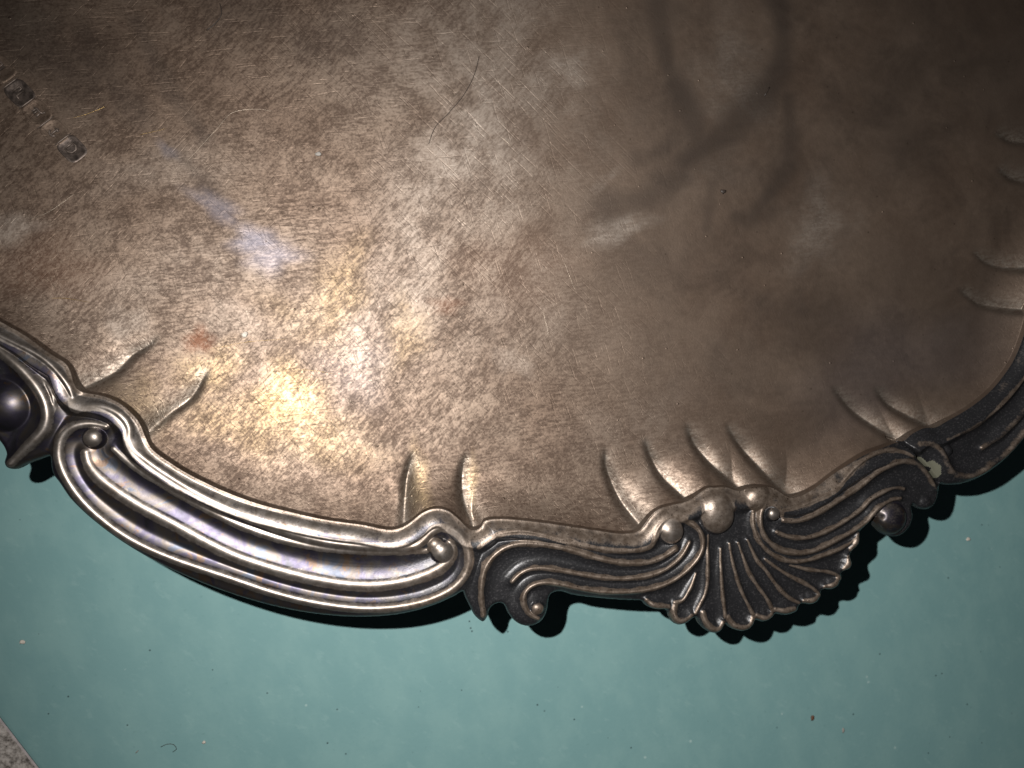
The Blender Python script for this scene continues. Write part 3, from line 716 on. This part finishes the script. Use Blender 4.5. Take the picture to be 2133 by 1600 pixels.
# unit lookup by angle
A_NODES = [(a1, a1 + c0, 'C', None), (a2, a2 + s0, 'S', None)] + [(x0, x1, kd, i) for i, (x0, x1, kd) in enumerate(nodes)]
def inv_simil(i):
    b0, b1, kd = nodes[i]
    return simil(node(b0), node(b1), J1, J2) if kd == 'C' else simil(node(b0), node(b1), J2, J3)
s_named = {r[0]: spline(P(r[1], 0)) for r in S_RIDGES}
arm_l = np.vstack([s_named['r1s'], s_named['r4s'][::-1]]); arm_r = np.vstack([s_named['r1r'], s_named['r4r'][::-1]])
lobes = [np.vstack([P([a_], -1)[0], P([b_], -1)[0]]) for a_, b_ in zip(LOBE_ROOTS, LOBE_TIPS)]
def classify(X, Y, kd):
    """prototype-space class of border cells: small ints"""
    c = np.zeros(len(X), int)
    if kd == 'C':
        for i, bl in enumerate(c_b): c[np.hypot(X - bl[0][0], Y - bl[0][1]) < bl[1] * 1.05] = 1 + i
        return c
    boss = s_b[2]
    side = (X - boss[0][0]) * (J3 - J2)[0] + (Y - boss[0][1]) * (J3 - J2)[1] > 0
    c[:] = np.where(side, 2, 1)
    D = np.stack([dist_poly(X, Y, np.vstack([l[0], (l[0] + l[1]) / 2, l[1]]), 9.0) for l in lobes])
    lm = D.min(0); li = D.argmin(0)
    shell = lm < 3.2
    c[shell] = 10 + li[shell]
    for k_, pol, r4 in ((1, arm_l, s_named['r4s']), (2, arm_r, s_named['r4r'])):
        c[inpoly(X, Y, pol)] = k_
        c[dist_poly(X, Y, r4, 2.0) < .95] = k_
    fan = P(T('H4', [(1000,760),(1300,700),(1650,800),(1750,900)], 'H1', [(400,1200),(760,1370)], 'H5', [(1600,500),(900,600)]), -1)
    far = (Y > P([(1500, 1085)], -1)[0][1]) & (c >= 10); c[far] = np.where(side[far], 2, 1)
    for i, k_ in ((0, 3), (1, 4), (3, 4), (4, 5), (5, 5), (6, 6), (2, 7), (8, 7), (9, 7)):
        bl = s_b[i]; c[np.hypot(X - bl[0][0], Y - bl[0][1]) < bl[1] * 1.04] = k_
    return c
_ea = np.unwrap(np.arctan2(EIN[:, 1] - CEN[1], EIN[:, 0] - CEN[0])); _er = np.hypot(EIN[:, 0] - CEN[0], EIN[:, 1] - CEN[1])
_ea = np.maximum.accumulate(_ea)
def edge_radius(th):
    t_ = (np.asarray(th) - _ea[0]) % (2 * math.pi) + _ea[0]
    return np.interp(t_, np.r_[_ea + np.arange(len(_ea)) * 1e-9, _ea[0] + 2 * math.pi], np.r_[_er, _er[0]])
def grid(thetas, radii, border):
    TH, RR = np.meshgrid(thetas, radii)           # rows: radius
    krow = -1
    if border:
        krow = int(np.argmin(np.abs(radii - 133.0))); rm = radii[krow]; rE = edge_radius(thetas)[None, :]
        w_ = np.where(RR <= rm, (RR - radii[0]) / (rm - radii[0]), (radii[-1] - RR) / (radii[-1] - rm))
        RR = RR + (rE - rm) * w_
    X = CEN[0] + RR * np.cos(TH); Y = CEN[1] + RR * np.sin(TH)
    nr, nt = X.shape
    xf, yf = X.ravel().copy(), Y.ravel().copy()
    keep = np.ones((nr - 1, nt - 1), bool); sd = None
    if border:
        sd = sdf_out(xf, yf); S2 = sd.reshape(nr, nt)
        cell = radii[1] - radii[0]
        mn = np.minimum(np.minimum(S2[:-1, :-1], S2[1:, :-1]), np.minimum(S2[:-1, 1:], S2[1:, 1:]))
        keep = mn > -.45 * cell
        gr = np.gradient(S2, axis=0) / np.gradient(RR, axis=0); gt = (np.gradient(S2, axis=1) - gr * np.gradient(RR, axis=1)) / (np.gradient(TH, axis=1) * RR)
        used = np.zeros((nr, nt), bool)
        used[:-1, :-1] |= keep; used[1:, :-1] |= keep; used[:-1, 1:] |= keep; used[1:, 1:] |= keep
        sn = used & (S2 < .5 * cell)
        # vertices on the rim of the kept area slide onto the outline
        full = np.zeros((nr, nt), int)
        full[:-1, :-1] += keep; full[1:, :-1] += keep; full[:-1, 1:] += keep; full[1:, 1:] += keep
        sn &= full < 4
        gl = np.hypot(gr, gt) + 1e-6
        mr, mt = -S2 * gr / gl, -S2 * gt / gl
        Xn = X + np.where(sn, mr * np.cos(TH) - mt * np.sin(TH), 0); Yn = Y + np.where(sn, mr * np.sin(TH) + mt * np.cos(TH), 0)
        X, Y = Xn, Yn; xf, yf = X.ravel().copy(), Y.ravel().copy()
        sd = np.where(sn, 0.0, S2).ravel()
        plm = np.zeros((nr, nt), bool); plm[:krow] = True
        z, wear, clean, pl, fm = heights(xf, yf, sd, plm.ravel())
    else:
        z, wear, clean, pl, fm = heights(xf, yf, np.full(xf.shape, 8.0))
    V = np.c_[xf, yf, z]
    G = V.reshape(nr, nt, 3)
    N = np.cross(np.gradient(G, axis=1), np.gradient(G, axis=0)); N /= np.linalg.norm(N, axis=2)[..., None] + 1e-12
    N[N[..., 2] < 0] *= -1
    N = N.reshape(-1, 3)
    idx = np.arange(nr * nt).reshape(nr, nt)
    Fq = np.stack([idx[:-1, :-1], idx[:-1, 1:], idx[1:, 1:], idx[1:, :-1]], -1)
    # orientation: radius grows down the rows, so flip for an upward normal
    Fq = Fq[..., ::-1]
    return V, N, Fq, keep, wear, clean, pl, fm, nr, nt, krow
dep_poly = P(T('H2', [(1240,520),(1330,520),(1420,600),(1500,570),(1600,650),(1620,780),(1560,860),(1500,800),(1480,680),(1400,660),(1300,600)]), -.6)
def split_border(thetas, radii, detail):
    V, N, Fq, keep, wear, clean, pl, fm, nr, nt, krow = grid(thetas, radii, True)
    cx_ = V[Fq].mean(2); CXx, CYy = cx_[..., 0].ravel(), cx_[..., 1].ravel()
    kf = keep.ravel(); F2 = Fq.reshape(-1, 4)
    plc = np.repeat(np.arange(nr - 1) < krow, nt - 1)
    key = np.full(len(F2), -1, int)
    names = {}
    def reg(name):
        if name not in names: names[name] = len(names)
        return names[name]
    key[kf & plc] = reg(('plate',))
    fi = np.where(kf & plc & (fm[F2].mean(1) > .35))[0]
    if detail and len(fi):
        best = np.full(len(fi), 99.0); who = np.zeros(len(fi), int)
        for i in range(len(FLU)):
            d = dist_poly(CXx[fi], CYy[fi], FLU[i], 6.0); w_ = d < best; best[w_] = d[w_]; who[w_] = i
        for i in np.unique(who): key[fi[who == i]] = reg(('plate', 'flute', int(i)))
    rim = np.where(kf & ~plc)[0]
    d_in = dist_poly(CXx[rim], CYy[rim], EIN, 6.0, True)
    an = np.arctan2(CYy[rim] - CEN[1], CXx[rim] - CEN[0])
    for ui, (x0, x1, kd, ci) in enumerate(A_NODES):
        m = ((an - x0) % (2 * math.pi)) < (x1 - x0)
        if not m.any(): continue
        r_ = rim[m]; x, y, di = CXx[r_], CYy[r_], d_in[m]
        if ci is not None:
            q = inv_simil(ci)(np.c_[x, y]); cl = classify(q[:, 0], q[:, 1], kd)
        else: cl = classify(x, y, kd)
        if not detail: cl = np.zeros(len(cl), int)
        nm = 'scroll_moulding' if kd == 'C' else 'shell_border'
        bandm = (di < 4.0) & ((cl == 0) | (cl == 1) | (cl == 2) | (cl >= 10)) if kd == 'S' else (di < 4.0) & (cl == 0)
        if ci is not None and kd == 'S' and detail: cl = np.where(cl >= 10, 2, np.where((cl == 1) | (cl == 3), 2, cl)); cl = np.where((cl >= 3), 2, cl)
        for c in np.unique(cl):
            sel = r_[(cl == c) & ~bandm]
            if not len(sel): continue
            if kd == 'C': kk = (nm, ui) if c == 0 else (nm, ui, 'volute', int(c))
            elif not detail: kk = (nm, ui)
            elif c in (1, 2): kk = ('scroll_arm', ui, int(c))
            elif c in (3, 4): kk = ('scroll_arm', ui, int(c) - 2, 'volute', 0)
            elif c in (5, 6): kk = ('scroll_arm', ui, int(c) - 4, 'end_curl', 0)
            elif c == 7: kk = ('shell', ui, 'boss', 0)
            else: kk = ('shell', ui, 'shell_lobe', int(c))
            key[sel] = reg(kk)
        sel = r_[bandm]
        if len(sel): key[sel] = reg(('inner_band', ui))
    dep = np.zeros(len(V)); ii = inpoly(V[:, 0], V[:, 1], dep_poly); dep[ii] = 1
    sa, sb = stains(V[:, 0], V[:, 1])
    # outer wall: edges between kept and dropped cells
    K = np.zeros((nr + 1, nt + 1), int) - 1; K[1:nr, 1:nt] = np.where(keep, key.reshape(nr - 1, nt - 1), -1)
    K[1:nr, 0] = -2; K[1:nr, nt] = -2; K[0, :] = -2
    idx = np.arange(nr * nt).reshape(nr, nt)
    walls = []
    H = K[:-1, 1:-1], K[1:, 1:-1]     # cells above / below row i, for i in 0..nr-1
    a_, b_ = H; sel = (a_ >= 0) & (b_ == -1); r_, c_ = np.where(sel); walls += list(zip(idx[r_, c_], idx[r_, c_ + 1], a_[r_, c_]))
    sel = (b_ >= 0) & (a_ == -1); r_, c_ = np.where(sel); walls += list(zip(idx[r_, c_ + 1], idx[r_, c_], b_[r_, c_]))
    a_, b_ = K[1:-1, :-1], K[1:-1, 1:]
    sel = (a_ >= 0) & (b_ == -1); r_, c_ = np.where(sel); walls += list(zip(idx[r_ + 1, c_], idx[r_, c_], a_[r_, c_]))
    sel = (b_ >= 0) & (a_ == -1); r_, c_ = np.where(sel); walls += list(zip(idx[r_, c_], idx[r_ + 1, c_], b_[r_, c_]))
    W = np.array(walls, int).reshape(-1, 3)
    for kk, ki in names.items():
        f = F2[key == ki]
        if not len(f): continue
        u, invx = np.unique(f, return_inverse=True)
        A = dict(wear=wear[u], clean=clean[u], deposit=dep[u], flute=fm[u], sa=sa[u], sb=sb[u])
        emit(kk, V[u], invx.reshape(-1, 4), N[u], A)
        w_ = W[W[:, 2] == ki]
        if len(w_) and kk[0] != 'plate':
            e = w_[:, :2]; v0, v1 = V[e[:, 0]], V[e[:, 1]]
            d = v1 - v0; on = np.c_[d[:, 1], -d[:, 0], np.zeros(len(d))]
            mid_ = (v0 + v1) / 2; 
            on /= np.linalg.norm(on, axis=1)[:, None] + 1e-9
            # smooth outward direction from the outline's distance field
            eps = .3
            def nrm(p):
                gx = sdf_out(p[:, 0] + eps, p[:, 1]) - sdf_out(p[:, 0] - eps, p[:, 1]); gy = sdf_out(p[:, 0], p[:, 1] + eps) - sdf_out(p[:, 0], p[:, 1] - eps)
                n_ = -np.c_[gx, gy, np.zeros(len(p))]; return n_ / (np.linalg.norm(n_, axis=1)[:, None] + 1e-9)
            n0, n1 = nrm(v0), nrm(v1)
            rows = []; nn = []
            for dz, ins, tilt in ((0, 0, .35), (-.7, .02, 0), (-1.5, .35, -.4), (-2.0, 1.0, -.8)):
                for p, n_ in ((v0, n0), (v1, n1)):
                    q = p - n_ * ins; q[:, 2] += dz; rows.append(q); t_ = n_.copy(); t_[:, 2] = tilt; nn.append(t_ / np.linalg.norm(t_, axis=1)[:, None])
            k_ = len(e); VV = np.vstack(rows); NN = np.vstack(nn); ar = np.arange(k_); fw = []
            for l in range(3): fw.append(np.c_[ar + (2*l) * k_, ar + (2*l + 2) * k_, ar + (2*l + 3) * k_, ar + (2*l + 1) * k_])
            cl_ = np.tile(np.r_[clean[e[:, 0]], clean[e[:, 1]]], 4)
            n8 = len(VV)
            emit(kk, VV, np.vstack(fw), NN, dict(wear=np.full(n8, .35), clean=cl_, deposit=np.zeros(n8), flute=np.zeros(n8), sa=np.zeros((n8, 3)), sb=np.zeros((n8, 3))))

R0, R1 = 117.0, 161.5
d2r = math.radians
lo_f, hi_f = d2r(-144), d2r(-35)
nfine = 1380
th_fine = np.linspace(lo_f, hi_f, nfine)
split_border(th_fine, np.linspace(R0, R1, 246), True)
th_c = np.linspace(hi_f, lo_f + 2 * math.pi, 900)
split_border(th_c, np.linspace(R0, R1, 72), False)
def plate_grid(thetas, radii):
    V, N, Fq, keep, wear, clean, pl, fm, nr, nt, krow = grid(thetas, radii, False)
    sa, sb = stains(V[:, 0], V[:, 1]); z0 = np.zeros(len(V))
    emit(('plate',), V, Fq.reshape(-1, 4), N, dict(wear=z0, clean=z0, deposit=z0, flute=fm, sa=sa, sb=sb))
lo_p, hi_p = d2r(-170), d2r(-5)
rad_p = np.r_[np.linspace(2, 40, 40, endpoint=False), np.linspace(40, R0, 190)]
plate_grid(np.linspace(lo_p, hi_p, 760), rad_p)
plate_grid(np.linspace(hi_p, lo_p + 2 * math.pi, 300), np.linspace(2, R0, 60))

# build the part objects: parents first
BASE_SHIFT = np.array([CEN[0], CEN[1], -RIM_Z])
def build(key, name, parent):
    Vs, Fs, Ns, As = [], [], [], []; o = 0
    for V, F_, N, A in PARTS[key]:
        Vs.append(V); Fs.append(F_ + o); Ns.append(N); As.append(A); o += len(V)
    V = (np.vstack(Vs) - BASE_SHIFT) * MM
    A = {k_: np.concatenate([a_[k_] for a_ in As]) for k_ in As[0]}
    plate_ = key[0] == 'plate'
    attrs = dict(flute=A['flute']) if plate_ else dict(wear=A['wear'], clean=A['clean'], deposit=A['deposit'])
    colors = dict(stain_sheen_a=A['sa'], stain_b=A['sb']) if plate_ else None
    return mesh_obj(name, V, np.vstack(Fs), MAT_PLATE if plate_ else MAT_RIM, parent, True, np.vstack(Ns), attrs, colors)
OBJ = {}
for key in sorted(PARTS, key=lambda k_: (len(k_), str(k_))):
    if key == ('plate',): OBJ[key] = build(key, 'plate', tray)
    elif key[0] == 'plate': build(key, 'flute', OBJ[('plate',)])
    elif key[0] in ('inner_band', 'scroll_moulding', 'shell_border') and len(key) == 2: OBJ[key] = build(key, key[0], tray)
    elif key[0] == 'scroll_moulding': build(key, 'volute', OBJ.get(key[:2], tray))
    elif key[0] == 'scroll_arm' and len(key) == 3: OBJ[key] = build(key, 'scroll_arm', tray)
    elif key[0] == 'scroll_arm': build(key, key[3], OBJ.get(key[:3], tray))
    elif key[0] == 'shell':
        if key[:2] not in OBJ:
            e = empty('shell'); e.parent = tray; OBJ[key[:2]] = e
        build(key, key[2], OBJ[key[:2]])
for k_, o in OBJ.items():
    if k_ == ('plate',): o['label'] = 'brown tarnished plate with scratches and stains'

# underside and feet (the tray stands clear of the board)
def lathe(prof, n=96):
    vs, fs = [], []
    for r, z in prof:
        for j in range(n):
            a_ = 2 * math.pi * j / n; vs.append((r * math.cos(a_) * MM, r * math.sin(a_) * MM, z * MM))
    for i in range(len(prof) - 1):
        for j in range(n): fs.append((i*n + j, (i+1)*n + j, (i+1)*n + (j+1) % n, i*n + (j+1) % n))
    return vs, fs
vs, fs = lathe([(.5, RIM_Z - 11.8), (100, RIM_Z - 11.0), (124, RIM_Z - 9.6), (134, RIM_Z - 7.4), (140, RIM_Z - 6.2), (143, RIM_Z - 5.2)])
mesh_obj('underside', vs, fs, MAT_UNDER, tray)
for i in range(4):
    a_ = d2r(-160 + 90 * i); c = np.array([math.cos(a_), math.sin(a_)]) * 112 * MM
    o_ = np.array([math.cos(a_), math.sin(a_)])
    path = [(0, RIM_Z - 13.0), (.1, RIM_Z - 14.5), (3, RIM_Z - 18), (3.5, 9), (1.5, 5), (4, 2.2), (7, 2.4)]
    pts = [(c[0] + o_[0] * d * MM, c[1] + o_[1] * d * MM, z * MM) for d, z in path]
    vs, fs = tube(pts, [.006, .005, .0036, .0028, .0026, .0022, .0022], 10)
    mesh_obj('foot', vs, fs, MAT_UNDER, tray)

# ------------------------------------------------------------------ hallmarks struck into the plate
def plate_z(xy):
    xy = np.atleast_2d(xy); X, Y = xy[:, 0], xy[:, 1]; return plate_floor(X, Y, np.hypot(X - CEN[0], Y - CEN[1]))
def hallmark(px, kind, dark):
    c = P([px], PZ)[0]; z = plate_z(c)[0]; c = P([px], z)[0]
    ax = P([(px[0] + 38, px[1] + 40)], z)[0] - c; ax /= np.linalg.norm(ax); ay = np.array([-ax[1], ax[0]])   # along the row / across it
    def pt(u, v, h):
        p = c + ax * u + ay * v; zz = plate_z(p)[0]; return ((p[0] - CEN[0]) * MM, (p[1] - CEN[1]) * MM, (zz + h + RIM_Z) * MM)
    # rounded field with a lifted lip
    ring = []
    for k_ in range(24):
        t = 2 * math.pi * k_ / 24; s_ = .55
        ring.append((math.copysign(abs(math.cos(t)) ** s_, math.cos(t)), math.copysign(abs(math.sin(t)) ** s_, math.sin(t))))
    vs = [pt(0, 0, .03)] + [pt(u * 2.0, v * 1.7, .02) for u, v in ring] + [pt(u * 2.2, v * 1.9, .10) for u, v in ring] + [pt(u * 2.5, v * 2.2, -.05) for u, v in ring]
    fs = [(0, 1 + k_, 1 + (k_ + 1) % 24) for k_ in range(24)]
    for l in (0, 1): fs += [(1 + 24*l + k_, 25 + 24*l + k_, 25 + 24*l + (k_ + 1) % 24, 1 + 24*l + (k_ + 1) % 24) for k_ in range(24)]
    o = mesh_obj('hallmark', vs, fs, MAT_STAMP if dark else MAT_PLATE, OBJ[('plate',)])
    # bright upset edge on one side of the punch
    vs, fs = tube([pt(-2.3, v, .10) for v in (-1.9, -.9, 0, .9, 1.9)], [.00008, .00014, .00016, .00014, .00008], 6); mesh_obj('punch_edge', vs, fs, MAT_STAMP2, o)
    strokes = {'D': [[(-.75,-.9),(-.75,.9)], [(-.75,.9),(.1,.9),(.65,.45),(.65,-.45),(.1,-.9),(-.75,-.9)]],
               'lion': [[(-.9,.2),(-.4,.5),(.4,.4),(.9,.7)], [(-.5,.4),(-.6,-.6)], [(-.1,.4),(-.1,-.7)], [(.5,.4),(.6,-.7)], [(.9,.7),(.9,1.1)]],
               'anchor': [[(0,1.0),(0,-.9)], [(-.7,-.3),(-.45,-.8),(0,-.95),(.45,-.8),(.7,-.3)], [(-.45,.55),(.45,.55)]],
               'letters': [[(-.9,-.8),(-.9,.8),(-.3,.8),(-.3,.1),(-.9,.1)], [(.15,.8),(.15,-.8),(.85,-.8)]],
               'crest': [[(-.7,.7),(.7,.7),(.6,-.3),(0,-.9),(-.6,-.3),(-.7,.7)], [(0,.6),(0,-.6)]]}[kind]
    bm_v, bm_f = [], []
    for st in strokes:
        vs, fs = tube([pt(u, v, .12) for u, v in st], .0002, 6); b0 = len(bm_v); bm_v += list(vs); bm_f += [tuple(b0 + i for i in f) for f in fs]
    mesh_obj('raised_mark', bm_v, bm_f, MAT_STAMP2, o)
for px, kd, dk in [((2, 143), 'letters', False), ((41, 194), 'letters', True), ((77, 234), 'lion', False), ((114, 275), 'anchor', False), ((150, 310), 'D', True)]:
    hallmark(px, kd, dk)

# ------------------------------------------------------------------ single deep scratches in the plate
MAT_SCR = simple('bright_scratched_silver', (.30, .25, .20), .75, .38, .35, 900)
MAT_SCRG = simple('golden_scratched_silver', (.36, .24, .09), .8, .36, .35, 900)
SCRATCHES = [([(570,233),(545,228),(520,228),(482,236),(455,265),(430,292),(385,342)], .055, 0), ([(158,401),(128,424),(95,445),(58,458)], .06, 0),
  ([(58,619),(90,622),(130,621),(188,630)], .06, 1), ([(145,248),(180,238),(225,220)], .035, 1), ([(688,878),(700,892),(716,912)], .06, 0), ([(742,700),(752,716),(764,735)], .05, 0),
  ([(1128,640),(1136,668),(1144,706)], .04, 0), ([(1040,282),(1056,296),(1066,306)], .06, 0), ([(1108,938),(1116,958),(1122,972)], .05, 0), ([(725,830),(736,842)], .07, 0),
  ([(1174,542),(1186,575),(1200,610)], .035, 0), ([(610,770),(655,772),(700,780)], .03, 1), ([(425,730),(520,712),(600,706)], .03, 1), ([(285,282),(330,272),(352,266)], .03, 1),
  ([(880,748),(905,715),(935,690)], .04, 0), ([(1105,400),(1160,425),(1200,438)], .035, 0), ([(1012,318),(1025,330)], .05, 0), ([(512,690),(538,712),(552,738)], .03, 0)]
for pts, r_, gold_ in SCRATCHES:
    sp = spline(np.array(pts, float), 8.0); q = P(sp, PZ); z_ = plate_z(q); w_ = []
    for p_, zz in zip(sp, z_):
        a_ = P([tuple(p_)], zz)[0]; w_.append(((a_[0] - CEN[0]) * MM, (a_[1] - CEN[1]) * MM, (zz + RIM_Z + .012) * MM))
    n_ = len(w_); vs, fs = tube(w_, [r_ * MM * (.35 + .65 * math.sin(math.pi * (i + .5) / n_)) for i in range(n_)], 5)
    mesh_obj('scratch', vs, fs, MAT_SCRG if gold_ else MAT_SCR, OBJ[('plate',)])

# ------------------------------------------------------------------ hairs, lint and crumbs lying on the plate and the board
def on_plate(pts, lift):
    q = P(pts, PZ); z = plate_z(q); out = []
    for p, zz in zip(pts, z):
        w = P([p], zz)[0]; out.append((w[0] * MM, w[1] * MM, (zz + RIM_Z + lift) * MM))
    return out
def on_board(pts, lift):
    q = P(pts, -RIM_Z); return [(p[0] * MM, p[1] * MM, lift * MM) for p in q]
def fibre(name, pts, where, rad, material, label, cat, group=None):
    s_ = spline(np.array(pts, float), 6.0)
    w = on_plate([tuple(p) for p in s_], rad) if where == 'plate' else on_board([tuple(p) for p in s_], rad)
    vs, fs = tube(w, rad * MM, 5)
    tag(mesh_obj(name, vs, fs, material), label, cat, group)
fibre('hair', [(998,118),(990,150),(968,195),(935,235),(905,268),(893,300)], 'plate', .07, MAT_HAIR, 'dark curved hair lying on the upper middle of the plate', 'hair')
fibre('hair', [(458,8),(462,28),(448,50),(430,64)], 'plate', .09, MAT_HAIR, 'short dark hair at the top edge left of the plate', 'hair')
fibre('hair', [(1602,182),(1592,200)], 'plate', .15, MAT_HAIR, 'tiny black fibre on the dark smear right of centre', 'hair')
fibre('hair', [(335,1556),(348,1550),(362,1551),(368,1560),(360,1566)], 'board', .07, MAT_HAIR, 'small curled dark hair on the teal board near the lower left corner', 'hair')
fibre('lint', [(283,1568),(288,1563)], 'board', .12, MAT_LINT, 'short pale lint fibre on the teal board at lower left', 'lint')
def crumb(px, where, rx, ry, material, label, seed, cat='crumb', group=None):
    p = (on_plate([px], 0) if where == 'plate' else on_board([px], 0))[0]
    rz = min(rx, ry) * .45
    vs, fs = lump((p[0], p[1], p[2] + rz * .6 * PX * MM), rx * PX * MM, ry * PX * MM, rz * PX * MM, seed, 2)
    tag(mesh_obj('crumb', vs, fs, material), label, cat, group)
crumb((663, 321), 'plate', 6, 4, MAT_LINT, 'pale crumb on the plate above the bright glare', 1)
crumb((510, 697), 'plate', 7, 6, MAT_PALE, 'cream crumb on the plate beside the rusty spot', 2)
crumb((1506, 399), 'plate', 7, 5, MAT_HAIR, 'blackish crumb on the plate between the smears', 3)
crumb((2016, 1123), 'board', 7, 5, MAT_PALE, 'white crumb on the teal board at the far right', 4)
crumb((1692, 1495), 'board', 5, 8, MAT_RUST, 'rust brown crumb on the teal board at lower right', 5)
crumb((1756, 1521), 'board', 4, 7, MAT_LINT, 'pale crumb on the teal board just right of the rust brown crumb', 6)
crumb((47, 1337), 'board', 7, 5, MAT_PALE, 'white crumb on the teal board at the left edge', 7)
crumb((425, 1546), 'board', 4, 4, MAT_PALE, 'tiny white crumb on the teal board right of the curled hair', 8)
